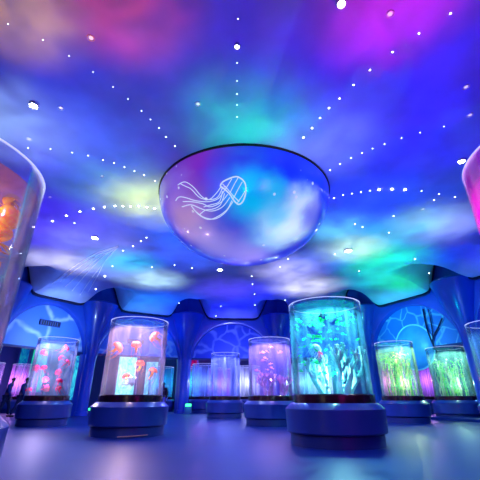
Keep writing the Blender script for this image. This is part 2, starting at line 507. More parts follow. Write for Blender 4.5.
# unseen coloured spots added in mid-air to wash the ceiling: px, py, sRGB colour, radius in metres, weight
WASH = [
 (10,5,(200,150,140),1.3,1),(60,32,(95,75,165),1.6,1),(125,10,(185,78,155),.9,1),(152,34,(145,62,168),.9,.9),(150,66,(80,68,182),1.1,1),(88,48,(85,68,172),1.1,1),(190,58,(72,55,188),1.2,1),(200,22,(90,35,185),1.6,1),
 (262,22,(65,40,190),1.6,1),(322,42,(75,42,200),1.6,1),(392,12,(175,0,225),1.4,1.1),(402,52,(120,0,235),1.3,1),(462,30,(70,0,220),1.5,1),
 (18,62,(70,65,180),1.6,1),(50,100,(75,95,230),1.9,1),(8,125,(140,170,255),1.3,1),(112,80,(65,65,190),1.9,1),(100,130,(75,95,230),1.9,1),
 (170,88,(50,75,190),2.,1),(220,85,(30,85,185),1.9,1),(248,128,(0,200,190),1.7,1.1),(222,138,(0,150,190),1.4,1),(290,92,(15,80,220),1.9,1),
 (322,145,(110,130,250),1.2,1),(345,115,(80,80,245),1.3,1),(372,95,(60,15,240),2.,1),(440,92,(40,8,240),2.,1),(402,140,(30,25,245),2.,1),
 (370,170,(5,50,245),2.,1),(440,150,(10,55,245),2.,1),(60,165,(85,105,235),1.9,1),(60,215,(75,55,240),1.7,1),(122,190,(165,215,205),1.6,1),
 (152,205,(210,230,180),1.3,1.1),(100,182,(120,150,220),1.5,.8),(142,158,(55,90,195),1.6,1),(58,262,(195,195,255),1.3,1.1),(92,245,(130,140,255),1.6,1),
 (38,238,(95,80,250),1.4,1),(125,262,(80,190,255),1.3,1.1),(152,280,(180,225,255),1.1,1.1),(185,255,(65,95,255),1.8,1),(197,302,(140,40,255),.9,1.2),
 (230,290,(90,75,255),1.8,1),(288,270,(175,175,255),1.5,1.1),(305,287,(215,215,255),.9,1.2),(332,212,(30,75,245),1.7,1),(352,250,(200,255,235),1.,1),
 (336,230,(100,190,255),1.1,1),(382,262,(0,235,195),1.6,1.2),(397,280,(0,215,130),1.2,1.1),(350,293,(120,20,220),.8,1.2),(395,236,(40,190,245),1.4,1),
 (420,220,(130,195,255),1.1,1),(452,226,(135,155,255),1.5,1),(400,203,(15,85,250),2.1,1),(440,255,(10,80,235),1.6,1),(472,250,(15,60,225),1.6,1),
 (60,285,(100,125,250),1.5,1),(110,297,(50,100,240),1.4,1),(138,300,(60,130,250),1.2,1),(172,298,(45,100,250),1.4,1),(217,306,(50,20,240),1.5,1),(248,306,(45,25,235),1.5,1),(412,264,(0,190,225),1.5,1),(366,280,(0,190,200),1.5,1),(420,284,(0,160,180),1.4,1),(458,268,(0,40,170),1.4,1),(102,270,(120,150,250),1.4,1),(15,230,(90,80,240),1.5,1),(320,262,(110,130,255),1.5,1),(270,290,(90,90,250),1.5,1),(180,230,(60,110,240),1.5,1),(120,225,(90,100,235),1.5,1),
(170,312,(20,90,240),1.,.8),(262,300,(40,40,240),1.2,.8),(75,290,(60,110,250),1.1,.8),(380,298,(0,140,160),1.,.8),
]
def kern(th, ang, d):
    c = thr_ = th/math.hypot(th, d); ce = cos(ang/2)
    return (sstep(0, 1, (c-ce)/(1-ce)) if c > ce else 0)*c**4
LAMPS = []
for (px, py, c, R, w) in WASH:
    p = on_ceiling(px, py)
    px_m = 346/(2.2+.91*p.y); R = max(.75, 30/px_m if py > 200 else 0, min(R, 58/px_m))
    thr = max(1.6, min(2.9, R*1.6)); ang = 2*math.atan(R*1.7/thr)
    LAMPS.append((p, thr, ang, [max(0, v*w-a)*.8/(k*.94) for v, a, k in zip(lin(c), AMB, CEIL_ALB)]))
nL = len(LAMPS)
KM = [[kern(LAMPS[j][1], LAMPS[j][2], (LAMPS[i][0]-LAMPS[j][0]).length) for j in range(nL)] for i in range(nL)]
SOL = []
for ch in range(3):
    t = [max(L[3][ch], .002) for L in LAMPS]; w_ = t[:]
    kt = [sum(KM[i][j]*t[i] for i in range(nL)) for j in range(nL)]
    for it in range(60):
        y = [sum(KM[i][j]*w_[j] for j in range(nL)) for i in range(nL)]
        w_ = [w_[j]*kt[j]/max(1e-9, sum(KM[i][j]*y[i] for i in range(nL))) for j in range(nL)]
    SOL.append(w_)
for j, (p, thr, ang, t) in enumerate(LAMPS):
    c = (SOL[0][j], SOL[1][j], SOL[2][j]); m = max(c)
    if m < .01: continue
    cloud_gobo(spot((p.x, p.y, p.z-thr), p, tuple(v/m for v in c), WASHK*m*thr*thr, math.degrees(ang)), .5, 2.6, j*1.37)

# ------------------------------------------------------------------ dome
DX, DY, DZ, DR, DC = .12, 8.75, 6.02, 2.43, 1.85
def on_dome(px, py, off=0.):
    r = ray(px, py); o = Vector((0, 0, CH))-Vector((DX, DY, DZ))
    a, c = DR+off, DC+off
    q = Vector((r.x/a, r.y/a, r.z/c)); s = Vector((o.x/a, o.y/a, o.z/c))
    A = q.dot(q); B = 2*q.dot(s); C = s.dot(s)-1; D = B*B-4*A*C
    if D < 0: return None
    t = (-B-math.sqrt(D))/(2*A)
    return Vector((0, 0, CH))+r*t
dome = thing('hanging_dome', 'large hanging half-globe with star-cloud picture and white jellyfish drawing', 'dome', (DX, DY, DZ))
DB = []
for (px, py, c, r, k) in [
  (185,170,(95,40,170),1.6,1),(180,205,(150,110,200),1.2,.9),(205,160,(130,30,170),.9,.9),(190,225,(190,150,190),.9,.8),(215,245,(150,140,215),1.0,.9),
  (165,190,(120,80,170),.6,.8),(240,165,(40,50,200),1.1,.9),(232,200,(60,110,220),.9,.8),(258,200,(0,190,235),.85,1),(262,182,(10,150,235),.6,.9),(290,160,(15,40,220),1.2,1),
  (315,185,(20,60,225),1.0,.9),(300,200,(110,170,245),.6,.8),(272,235,(130,200,245),.9,.9),(292,225,(225,245,255),.95,1),(302,208,(205,230,255),.65,.9),(275,190,(40,190,240),.5,.8),(280,215,(60,200,245),.5,.7),(250,255,(160,150,235),.8,.9),(310,215,(90,90,230),.5,.8)]:
    p = on_dome(px, py)
    if p is None: continue
    DB.append((p.x-DX, p.y-DY, p.z-DZ, r*1.25, lin(c), k))
M_dome = nebula('star_cloud_picture', lin((40, 50, 200)), DB, emit=.85, nscale=1.5, namp=.5, stars=2.6, rough=.3, coat=.6)
bm = bmesh.new()
prof = [(DR*cos(PI/2*k/20), -DC*sin(PI/2*k/20)) for k in range(20)]
rg = lathe(bm, prof, 80); v = bm.verts.new((0, 0, -DC))
for i in range(80): bm.faces.new((rg[-1][i], rg[-1][(i+1) % 80], v))
obj('globe_shell', bm, M_dome, dome)
bm = bmesh.new()
lathe(bm, [(DR-.01, -.02), (DR+.02, -.02), (DR+.03, .05), (DR-.1, .05), (DR-.1, -.01)], 80, close=True)
obj('rim', bm, principled('dark_bronze', lin((60, 42, 40)), .35, metal=.6), dome)
M_line = emission('white_line_drawing', lin((200, 220, 255)), .95)
def cr(pts): return [(160+x/4.8, 160+y/4.8) for x, y in pts]
strokes = [
 [(300,105),(330,90),(370,80),(405,105),(412,150),(400,195),(378,213),(355,195),(335,165),(310,140),(290,125),(300,105)],
 [(300,115),(325,140),(350,170),(380,200)], [(375,85),(355,120),(335,160)], [(395,105),(375,140),(352,185)], [(408,150),(390,180),(372,205)],[(345,90),(330,115),(315,140)],
 [(295,125),(270,160),(235,190),(200,175),(160,130),(120,105),(85,120)],
 [(300,135),(275,180),(235,190),(190,180),(150,140),(120,125),(95,112)],
 [(310,145),(280,185),(230,200),(170,195),(120,180),(90,178),(75,195)],
 [(325,165),(290,205),(240,225),(205,210),(150,200),(110,200)],
 [(335,180),(300,225),(250,245),(200,235),(150,215),(105,225)],
 [(345,195),(320,240),(270,275),(230,285),(190,265),(165,240),(150,220)],
 [(350,200),(310,255),(262,283),(210,275),(175,250)],
 [(310,160),(290,215),(255,235),(220,240),(190,262)],[(300,150),(285,200),(245,215),(210,225)]]
bm = bmesh.new()
for n_, s in enumerate(strokes):
    P = smoothpts([(x, y, 0) for x, y in cr(s)], 5)
    Q = [on_dome(p.x, p.y, .012)-Vector((DX, DY, DZ)) for p in P]
    tube(bm, Q, .017 if n_ == 0 else .010, 5)
obj('jellyfish_drawing', bm, M_line, dome)

# tentacle drawing on the ceiling
bm = bmesh.new()
for s in [[(118,247),(100,257),(82,272),(64,288)],[(118,247),(104,256),(88,272),(72,291)],[(118,246),(98,255),(78,268),(60,282)],[(118,247),(108,258),(94,275),(80,295)],[(118,247),(106,260),(98,275),(88,292)],[(118,246),(95,254),(72,268),(52,284)]]:
    P = smoothpts([(x, y, 0) for x, y in s], 6)
    tube(bm, [on_ceiling(p.x, p.y, .015) for p in P], .02, 5)
tag(obj('tentacle_drawing', bm, principled('white_paint_line', (.95, .95, 1), .6)), 'white trailing tentacle lines drawn on the bright ceiling scallop', 'wall drawing')

# ------------------------------------------------------------------ ceiling stars and lamps
def star_proto(r, mat, name):
    bm = bmesh.new()
    pr = [(r*cos(PI/2*k/4), -r*sin(PI/2*k/4)) for k in range(4)]
    rg = lathe(bm, pr, 10); v = bm.verts.new((0, 0, -r))
    for i in range(10): bm.faces.new((rg[-1][i], rg[-1][(i+1) % 10], v))
    me = bpy.data.meshes.new(name); bmesh.ops.recalc_face_normals(bm, faces=bm.faces[:]); bm.to_mesh(me); bm.free(); me.materials.append(mat); return me
ME_S = star_proto(.026, M_star, 'star_light'); ME_M = star_proto(.034, M_starbig, 'star_light'); ME_L = star_proto(.05, M_starbig, 'star_light')
SETS = [
 ('tiny star light in the slanting row across the mauve ceiling corner', 'star row over the mauve corner', [(8,24),(43,40),(69,56),(93,72),(113,87),(128,99),(141.5,111),(150.5,119.5),(159,128),(166,137),(175,146)], 0),
 ('tiny star light in the faint arc above the cream-green ceiling patch', 'star arc above the cream-green patch', [(50.5,149),(72,152.5),(88,155.5),(103,160),(114,163),(124.5,167),(134.5,171),(144,175),(155,181),(28,148)], 0),
 ('star light in the bright arc crossing the cream-green ceiling patch', 'bright star arc through the cream-green patch', [(52.5,221),(66.5,215.5),(80,211.5),(93.5,208.5),(104.5,207),(115,206),(123,206),(130.5,206),(138.5,206),(147,207),(154.5,208.5)], 1),
 ('tiny star light in the straight row running up from the dome', 'star row straight up from the dome', [(238,19),(237,63),(237,81),(237,94),(237,105),(237,117)], 0),
 ('star light in the diagonal row leaving the upper edge of the dome', 'diagonal star row beside the dome', [(353.5,85),(339.5,98.5),(329,108),(320,118),(312,128),(303.5,137.5),(370,70),(392.5,52),(419,33.5),(450.5,13.5)], 1),
 ('faint star light in the rising row on the deep-blue ceiling', 'faint star row on deep blue', [(330,170),(340,164),(351,158),(362,153),(372.5,148.5),(384.5,144),(401.5,138),(420,132.5),(444,126.5)], 0),
 ('faint star light in the level row on the deep-blue ceiling', 'level star row on deep blue', [(334,198),(343,195),(352,193.5),(361,192),(370,190.5),(421.5,191),(439,194)], 0),
 ('bright star light, one of three in the level row on deep blue', 'three bright stars on deep blue', [(379,189.5),(392,189),(405,189.5)], 2),
 ('star light scattered over the pale and blue far ceiling scallops', 'scattered far stars', [(74.5,223),(146.5,237.5),(141,241),(133,246),(123,250.5),(112.5,266),(152,267),(174.5,265),(192,268),(179,303),(221,306),(216,316),(255,305),(251.7,276),(252.5,284),(254.5,294),(280,267),(288,259),(285,300)], 0),
 ('star light in the short row beside the dark notch by the peach-lit tank', 'short star row at the notch', [(105,276),(96,289),(88,302)], 1),
 ('star light scattered round the green and turquoise ceiling patches', 'scattered stars at the green patch', [(434,200),(393.5,216),(389,232.5),(355,224),(362.5,227),(429,273),(359,271),(415,259),(335,254),(455,197)], 0),
]
stars_bm = None
for lab, grp, pts, sz in SETS:
    for (x, y) in pts:
        p = on_ceiling(x, y)
        k = [ME_S, ME_M, ME_L][sz]
        o = bpy.data.objects.new('star_light', k); o.location = (p.x, p.y, p.z+.004)
        # farther ones are the same fitting
        o.scale = (max(.35, min(1.15, (p.y-1)/10)),)*3
        link(o); tag(o, lab, 'light', grp)

def lamp(px, py, lab, r=.11, col=(1, .93, .82), power=60, s=60):
    p = on_ceiling(px, py)
    t = thing('ceiling_spotlight', lab, 'light', p)
    bm = bmesh.new(); lathe(bm, [(r*1.0, .0), (r*1.0, -.05), (r*1.3, -.06), (r*1.35, 0), (r*1.3, .02), (r, .02)], 24, close=True)
    obj('housing', bm, M_white, t)
    bm = bmesh.new(); sphere(bm, (0, 0, -.03), r*.9, (1, 1, .55), 16, 10)
    obj('bulb', bm, emission('spot_bulb', col, s), t)
    spot((p.x, p.y, p.z-.16), (p.x, p.y, 0), col, power, 120, .6, 'spotlight_beam', .05)
lamp(34, 104, 'lit ceiling spotlight near the orange-lit tank', .065, (1, .97, .85), 90)
lamp(341, 2, 'lit warm ceiling spotlight at the top edge of the photo', .05, (1, .93, .7), 90)
lamp(461, 160, 'lit ceiling spotlight beside the rim of the magenta-lit tank', .07, (1, .95, 1), 90)
lamp(95, 237, 'lit ceiling spotlight above the white tentacle drawing', .10, (1, .98, .95), 90)
lamp(220, 269, 'lit ceiling spotlight on the violet ceiling just under the dome', .10, (.9, .95, 1), 90)
lamp(348, 250, 'lit ceiling spotlight on the green and cream ceiling patch', .12, (1, .98, .85), 90)
lamp(237, 45, 'small lit ceiling spotlight straight up from the dome', .035, (.85, .92, 1), 30, 25)

for (x, y, lab, w) in [(91,38,'unlit recessed downlight with added warm glow in the mauve ceiling corner',1),(61,108,'unlit recessed downlight with added glow close beside the lit spotlight',1),
   (29,139,'unlit recessed downlight with added glow just above the orange tank rim',1),(198,104,'unlit recessed downlight with added glow up and left of the dome',1),
   (390,14,'unlit recessed downlight with added pink glow on the magenta ceiling',1),(466,87,'upper of two unlit downlights with added glow above the magenta-lit tank',1),
   (470,115,'lower of two unlit downlights with added glow above the magenta-lit tank',1),(423,209,'small unlit downlight with added glow on the blue ceiling right of the three bright stars',1),(50,197,'small downlight beside the waterline corner of the orange tank',.8),(102,176,'small downlight above the cream-green ceiling patch',.8)]:
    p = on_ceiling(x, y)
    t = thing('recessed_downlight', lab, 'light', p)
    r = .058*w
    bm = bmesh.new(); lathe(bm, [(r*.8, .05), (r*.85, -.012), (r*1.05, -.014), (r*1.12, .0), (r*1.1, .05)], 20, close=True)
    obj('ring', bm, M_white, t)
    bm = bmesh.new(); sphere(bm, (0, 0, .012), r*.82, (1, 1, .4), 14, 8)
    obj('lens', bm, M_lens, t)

# ------------------------------------------------------------------ tanks
GR = .86
def tank(name_label, x, y, tint, milk, light, power, streak=.12, bmilk=.04, ztop=2.8, sc=1., water=None, group=None, parts=True, wtop=None, green=None, strip=False, lights=(1.35, 2.35), low=1., rz=0):
    t = thing('display_tank', name_label, 'aquarium tank', (x, y, 0), rz, group)
    seg = 64 if parts else 32
    R = GR*sc; B = 1.05*sc
    bm = bmesh.new()
    rg = lathe(bm, [(B-.02, .095), (B, .12), (B+.012, .535), (B-.085, .628), (B-.12, .65), (.1, .65)], seg); cap(bm, rg[-1]); cap(bm, rg[0])
    ped = obj('pedestal', bm, M_base, t)
    bm = bmesh.new(); rg = lathe(bm, [(B-.07, FZ), (B-.07, .075), (B-.1, .096)], seg); cap(bm, rg[0]); cap(bm, rg[-1])
    obj('plinth', bm, M_plinth, t)
    bm = bmesh.new(); rg = lathe(bm, [(R+.03, .65), (R+.03, .80), (R+.015, .82), (R-.02, .82)], seg); cap(bm, rg[0]); cap(bm, rg[-1])
    obj('trim_band', bm, M_band, t)
    gm = acrylic('clear_acrylic', tint, milk, streak, bmilk)
    bm = bmesh.new(); lathe(bm, [(R, .815), (R, ztop-.012), (R-.014, ztop-.012), (R-.014, .815)], seg, close=True)
    obj('acrylic_cylinder', bm, gm, t)
    bm = bmesh.new(); lathe(bm, [(R+.001, ztop-.012), (R+.001, ztop+.0), (R-.015, ztop+.0), (R-.015, ztop-.012)], seg, close=True)
    obj('rim', bm, M_rim, t)
    if water:
        wm, wt = water
        wt_z = wtop or ztop-.07
        bm = bmesh.new()
        rg = lathe(bm, [(R-.024, .822), (R-.024, wt_z)], seg)
        obj('water_body', bm, wm, t)
        bm = bmesh.new(); rg = lathe(bm, [(R-.026, wt_z), (R*.6, wt_z+.004), (R*.2, wt_z)], seg); cap(bm, rg[-1])
        obj('water_surface', bm, wt, t)
    if green is not None:
        bm = bmesh.new(); a = green
        box(bm, -.03, .03, -.02, .02, -.025, .025)
        q = obj('indicator_light', bm, M_green, t, smooth=False, loc=((B+.02)*cos(a), (B+.02)*sin(a), .48)); q.rotation_euler = (0, 0, a+PI/2); q['label'] = 'small green indicator light'
    if strip:
        bm = bmesh.new(); tube(bm, [((B-.03)*cos(a), (B-.03)*sin(a), -.1+.02*k/12) for k, a in enumerate([-PI/2+.05+.75*k/12 for k in range(13)])], .012, 6)  # thin pinkish line along the foot of the plinth
        q = obj('band', bm, principled('pinkish_band', lin((200, 120, 120)), .4), t); q['label'] = 'thin pinkish line'
    for k, z in enumerate(lights):
        if k == 0: point((x, y-.42*sc, z), light, power*low*(.75 if len(lights) > 1 else 1.))
        else: spot((x, y-.35*sc, ztop-.10), (x, y-.2*sc, 0), light, power*4.2, 162, .3, 'tank_light')
    return t

W = lambda *c: lin(c)
def waterpair(name, body, surf, b_a=.12, s_a=.6):
    """water body wall and surface sheet: partly clear, partly diffusing"""
    def mk(nm, c, a):
        m, nt, out = newmat(nm)
        tr = N(nt, 'ShaderNodeBsdfTransparent'); tr.inputs[0].default_value = (.97, .98, 1, 1)
        d = N(nt, 'ShaderNodeBsdfDiffuse'); d.inputs[0].default_value = rgba(c); t = N(nt, 'ShaderNodeBsdfTranslucent'); t.inputs[0].default_value = rgba(c)
        x = N(nt, 'ShaderNodeMixShader'); nt.links.new(d.outputs[0], x.inputs[1]); nt.links.new(t.outputs[0], x.inputs[2])
        tc = N(nt, 'ShaderNodeTexCoord'); nz = N(nt, 'ShaderNodeTexNoise'); nz.inputs['Scale'].default_value = 2.2; nz.inputs['Detail'].default_value = 3; nz.inputs['Distortion'].default_value = .8
        nt.links.new(tc.outputs['Object'], nz.inputs['Vector'])
        r = N(nt, 'ShaderNodeMapRange'); r.inputs[1].default_value = .35; r.inputs[2].default_value = .7; r.inputs[3].default_value = a*.6; r.inputs[4].default_value = min(1, a*1.4)
        nt.links.new(nz.outputs['Fac'], r.inputs[0])
        s = N(nt, 'ShaderNodeMixShader'); nt.links.new(r.outputs[0], s.inputs[0]); nt.links.new(tr.outputs[0], s.inputs[1]); nt.links.new(x.outputs[0], s.inputs[2])
        nt.links.new(s.outputs[0], out.inputs[0]); return m
    return mk(name+'_body', body, b_a), mk(name+'_surface', surf, s_a)

PW = 60
TK = {}
TK['orange'] = (-2.85, 2.75); TK['magenta'] = (3.0, 2.5); TK['redge'] = (7.75, 10.5)
TK['peach'] = (-2.97, 10.4); TK['pink'] = (-7.0, 13.8); TK['lilac'] = (1.13, 13.9); TK['green'] = (2.04, 8.35)
TK['clear'] = (-.74, 18.6); TK['yellow'] = (6.5, 15.2); TK['mint'] = (9.95, 17.55)
tank('huge orange-lit cylindrical tank at the left edge of the photo', *TK['orange'], (.99, .98, 1), W(190, 190, 255), W(255, 222, 175), 85, streak=.08, bmilk=.015, water=waterpair('orange_water', W(190, 170, 235), W(190, 110, 130), .08, .9), wtop=2.6)  # mauve surface colour stands for the mirrored view under the water
tank('huge magenta-lit cylindrical tank at the right edge of the photo', *TK['magenta'], (1, .97, 1), W(255, 70, 235), W(255, 30, 215), 125, streak=.2, bmilk=.16, water=waterpair('magenta_water', W(255, 90, 240), W(255, 60, 230), .45, .8), wtop=2.58)
tank('pale blue-lit tank cut off by the right edge, beside the pillar', *TK['redge'], (.97, .99, 1), W(180, 225, 255), W(120, 200, 255), 45)
tank('peach-lit tank on a wide blue pedestal, with orange jellyfish', *TK['peach'], (.99, .98, 1), W(240, 225, 255), W(255, 215, 225), 66, streak=.07, bmilk=.02, water=waterpair('peach_water', W(190, 205, 240), W(90, 200, 220), .04, .3), green=-PI*.86, strip=True, sc=.96)
tank('smaller-looking tank with pink and red jellyfish beside two walking people', *TK['pink'], (.98, .98, 1), W(200, 215, 255), W(225, 205, 255), 68, streak=.09, bmilk=.02, water=waterpair('pink_water', W(150, 220, 240), W(160, 180, 240), .07, .3), green=-PI*.95, sc=.84)
tank('lilac-lit tank with small pink fish and white coral', *TK['lilac'], (.98, .97, 1), W(205, 195, 255), W(205, 170, 255), 65, streak=.14, bmilk=.05, water=waterpair('lilac_water', W(185, 180, 255), W(200, 190, 255), .08, .35), sc=.93)
tank('large turquoise-lit tank full of green fish, nearest in the middle', *TK['green'], (.95, .99, 1), W(130, 225, 255), W(150, 240, 235), 72, streak=.18, bmilk=.02, water=waterpair('turquoise_water', W(90, 200, 240), W(40, 220, 190), .06, .45), lights=(1.25, 2.3), sc=.985, low=1.7)
tank('tall clear bluish tank standing alone below the middle arch', *TK['clear'], (.96, .97, 1), W(170, 180, 255), W(150, 160, 255), 60, streak=.4, bmilk=.05, sc=.85)
tank('yellow-green-lit tank full of thin weed, in front of the globe panel', *TK['yellow'], (.97, 1, .98), W(190, 245, 225), W(225, 255, 180), 50, streak=.14, bmilk=.03, water=waterpair('yellow_green_water', W(120, 220, 220), W(120, 230, 180), .08, .4), sc=.88, ztop=2.86)
tank('mint-green-lit tank full of thin weed, partly behind the right pillar', *TK['mint'], (.97, 1, .98), W(190, 245, 235), W(190, 255, 225), 50, streak=.14, bmilk=.03, water=waterpair('mint_water', W(130, 225, 225), W(130, 230, 200), .08, .4), sc=.98, ztop=2.95)
# farther tanks in the outer passage
FAR = [
 ('s5', -16.0, 23.4, 'violet-white far tank behind the first walking person', W(220, 190, 255), 55),
 ('s23', -14.6, 25.2, 'violet-pink far tank between the two walking people', W(235, 170, 255), 60),
 ('s168', -5.75, 27.2, 'cyan-lit far tank seen just right of the peach-lit tank', W(90, 195, 240), 45),
 ('s193', -3.7, 27.4, 'bluish far tank seen just left of the middle pillar', W(130, 175, 255), 45),
 ('s190', -4.0, 29.4, 'green-flecked far tank seen just right of the middle pillar', W(60, 255, 170), 45),
 ('s207', -2.35, 24.8, 'cyan-edged far tank close left of the tall clear tank', W(150, 175, 255), 50),
 ('s214', -1.6, 28.6, 'violet far tank half behind the tall clear tank', W(210, 120, 255), 45),
 ('s246', .55, 26.5, 'white-lit far tank between the clear tank and the lilac-lit tank', W(220, 225, 255), 60),
 ('s376', 9.3, 24.6, 'pinkish far tank seen just left of the yellow-green tank', W(255, 190, 235), 55),
 ('s410', 11.2, 23.4, 'purple-lit far tank between the yellow-green and mint-green tanks', W(215, 160, 255), 55),
 ('s330', 5.6, 26.2, 'white-lit far tank seen through the large turquoise tank', W(225, 235, 255), 60),
 ('s318', 4.0, 25.0, 'pale far tank seen through the middle of the turquoise tank', W(190, 235, 255), 50),
]
for (k, x, y, lab, c, pw) in FAR:
    tank(lab, x, y, (.97, .98, 1), c, c, pw*1.7, streak=.45, bmilk=.10, parts=False, lights=(1.7,))

# ------------------------------------------------------------------ creatures
def jelly_proto(mat, mat2, name='jellyfish', seed=1, ntent=6, tl=1.):
    rnd = random.Random(seed)
    t = bpy.data.objects.new(name, None); link(t); t.empty_display_size = .05
    bm = bmesh.new()
    S = 20; rows = []
    for j in range(9):
        a = PI/2*j/8*1.12
        row = []
        for i in range(S):
            th = 2*PI*i/S; wob = 1+(.06*cos(5*th) if j > 5 else 0)
            row.append(bm.verts.new((sin(a)*wob*cos(th), sin(a)*wob*sin(th), .75*cos(a))) if j else None)
        rows.append(row)
    top = bm.verts.new((0, 0, .75))
    for i in range(S): bm.faces.new((top, rows[1][i], rows[1][(i+1) % S]))
    for j in range(1, 8):
        for i in range(S): bm.faces.new((rows[j][i], rows[j+1][i], rows[j+1][(i+1) % S], rows[j][(i+1) % S]))
    inn = []
    for (r, z) in ((.9, -.08), (.55, .3), (.15, .42)):
        inn.append([bm.verts.new((r*cos(2*PI*i/S), r*sin(2*PI*i/S), z)) for i in range(S)])
    pr = rows[8]
    for row in inn:
        for i in range(S): bm.faces.new((pr[i], row[i], row[(i+1) % S], pr[(i+1) % S]))
        pr = row
    bm.faces.new(pr)
    obj('bell', bm, mat, t)
    bm = bmesh.new()
    for k in range(3):
        a = 2*PI*k/3+rnd.random(); ph = rnd.random()*6
        pts = [(.18*cos(a)+.22*sin(ph+z*2.6)*z/2.2, .18*sin(a)+.2*cos(ph+z*2.1)*z/2.2, .2-z*min(1, tl+.15)) for z in [q*.2 for q in range(12)]]
        tube(bm, pts, [.15*(1-q/13)*(1+.35*sin(q*2.3)) for q in range(12)], 6)
    obj('oral_arms', bm, mat2, t)
    for k in range(ntent):
        bm = bmesh.new()
        a = 2*PI*k/ntent; ph = rnd.random()*6; Ln = (2.2+rnd.random()*1.1)*tl
        pts = [((.92+.15*q/9)*cos(a)+.25*sin(ph+q*.6)*q/9, (.92+.15*q/9)*sin(a)+.25*cos(ph+q*.55)*q/9, -.05-Ln*q/9) for q in range(10)]
        tube(bm, pts, [.035*(1-q/11) for q in range(10)], 4)
        obj('tentacle', bm, mat, t)
    return t

def fish_proto(mat, mat2, name='fish'):
    t = bpy.data.objects.new(name, None); link(t); t.empty_display_size = .05
    bm = bmesh.new()
    prof = [(-1, .02), (-.92, .16), (-.7, .32), (-.3, .42), (.1, .38), (.5, .22), (.85, .09), (.95, .07)]
    rings = []
    for (x, r) in prof:
        rings.append([bm.verts.new((x, .45*r*cos(2*PI*i/12), r*sin(2*PI*i/12))) for i in range(12)])
    for A, B in zip(rings, rings[1:]):
        for i in range(12): bm.faces.new((A[i], A[(i+1) % 12], B[(i+1) % 12], B[i]))
    bm.faces.new(rings[0]); bm.faces.new(rings[-1])
    obj('body', bm, mat, t)
    def fin(nm, pts, th=.03):
        bm = bmesh.new()
        f = [bm.verts.new((x, -th, z)) for x, z in pts]; b = [bm.verts.new((x, th, z)) for x, z in pts]
        bm.faces.new(f); bm.faces.new(list(reversed(b)))
        for i in range(len(pts)): bm.faces.new((f[i], f[(i+1) % len(pts)], b[(i+1) % len(pts)], b[i]))
        obj(nm, bm, mat2, t, smooth=False)
    fin('tail_fin', [(.85, .06), (1.45, .42), (1.3, 0), (1.45, -.42), (.85, -.06)])
    fin('dorsal_fin', [(-.35, .38), (.05, .66), (.45, .5), (.5, .2)])
    return t

def weed_proto(mat, seed, name='water_weed', h=1.6):
    rnd = random.Random(seed); bm = bmesh.new()
    ph = rnd.random()*6
    pts = [(.06*sin(ph+z*3.4)*z+.02*sin(z*11), .05*cos(ph+z*2.8)*z, z*h) for z in [q/16 for q in range(17)]]
    tube(bm, pts, [.012*(1-q/20) for q in range(17)], 5)
    for q in range(2, 16):
        for s in (0, 1):
            a = rnd.random()*6; p = Vector(pts[q]); d = Vector((cos(a), sin(a), .9)).normalized(); L = .07+.06*rnd.random()
            e = d.cross(Vector((0, 0, 1))).normalized()*.014
            v = [bm.verts.new(p), bm.verts.new(p+d*L*.5+e), bm.verts.new(p+d*L), bm.verts.new(p+d*L*.5-e)]
            bm.faces.new(v)
    o = obj(name, bm, mat); return o

def coral_proto(mat, seed, name='coral'):
    rnd = random.Random(seed); bm = bmesh.new()
    def br(p, d, L, r, dep):
        n = 4; pts = [p]
        for i in range(n):
            d = (d+Vector((rnd.uniform(-.25, .25), rnd.uniform(-.25, .25), .1))).normalized(); pts.append(pts[-1]+d*L/n)
        tube(bm, pts, [r*(1-.35*i/n) for i in range(n+1)], 6)
        sphere(bm, pts[-1], r*.8, u=6, v=5)
        if dep:
            for k in range(rnd.choice((2, 3))):
                br(pts[-1] if k else pts[-2], (d+Vector((rnd.uniform(-.9, .9), rnd.uniform(-.9, .9), .3))).normalized(), L*.72, r*.7, dep-1)
    for k in range(4):
        a = k*PI/2+rnd.random(); br(Vector((.08*cos(a), .08*sin(a), -.02)), Vector((.3*cos(a), .3*sin(a), 1)).normalized(), .34, .062, 3)
    return obj(name, bm, mat)

first_used = set()
def put(proto, loc, scale, rot, label, cat, group):
    if proto.name not in first_used:
        first_used.add(proto.name); o = proto
    else:
        o = copy_tree(proto)
    o.location = loc; o.scale = (scale,)*3 if not isinstance(scale, tuple) else scale; o.rotation_euler = rot
    return tag(o, label, cat, group)

C_or = creature('orange_flesh', W(255, 215, 10), W(255, 160, 30), .05, 3); C_or2 = creature('yellow_flesh', W(255, 215, 30), W(255, 150, 30), .1, 3)
J_or = jelly_proto(C_or, C_or2, seed=2, tl=.35)
# orange tank: jellyfish placed where the photo shows them
for (px, py, off, s, rot) in [(27, 222, 0, .15, (.3, 2.2, 0)), (31, 207, 0, .09, (.2, -.9, .4)), (6, 243, -.3, .15, (.2, -1.2, .4)), (22, 238, 0, .10, (.6, 1.6, .5)), (4, 268, -.3, .13, (.6, 1.0, .5)), (5, 325, 0, .10, (.2, .5, 2)), (14, 300, 0, .09, (0, .8, 1))]:
    r_ = ray(px, py); tc_ = Vector(TK['orange']); d2 = Vector((r_.x, r_.y)); t_ = tc_.dot(d2)/d2.dot(d2)+off/d2.length
    q_ = d2*t_-tc_
    if q_.length > .6: q_ = q_*(.6/q_.length)
    p = Vector((tc_.x+q_.x, tc_.y+q_.y, CH+r_.z*t_))
    put(J_or, p, (s*.85, s*.85, s*1.35), rot, 'orange and yellow jellyfish drifting in the huge orange-lit tank', 'jellyfish', 'jellyfish in the orange-lit tank')
C_pe = creature('peach_flesh', W(255, 170, 130), W(255, 120, 110), .15, 5); J_pe = jelly_proto(C_pe, C_or, seed=5)
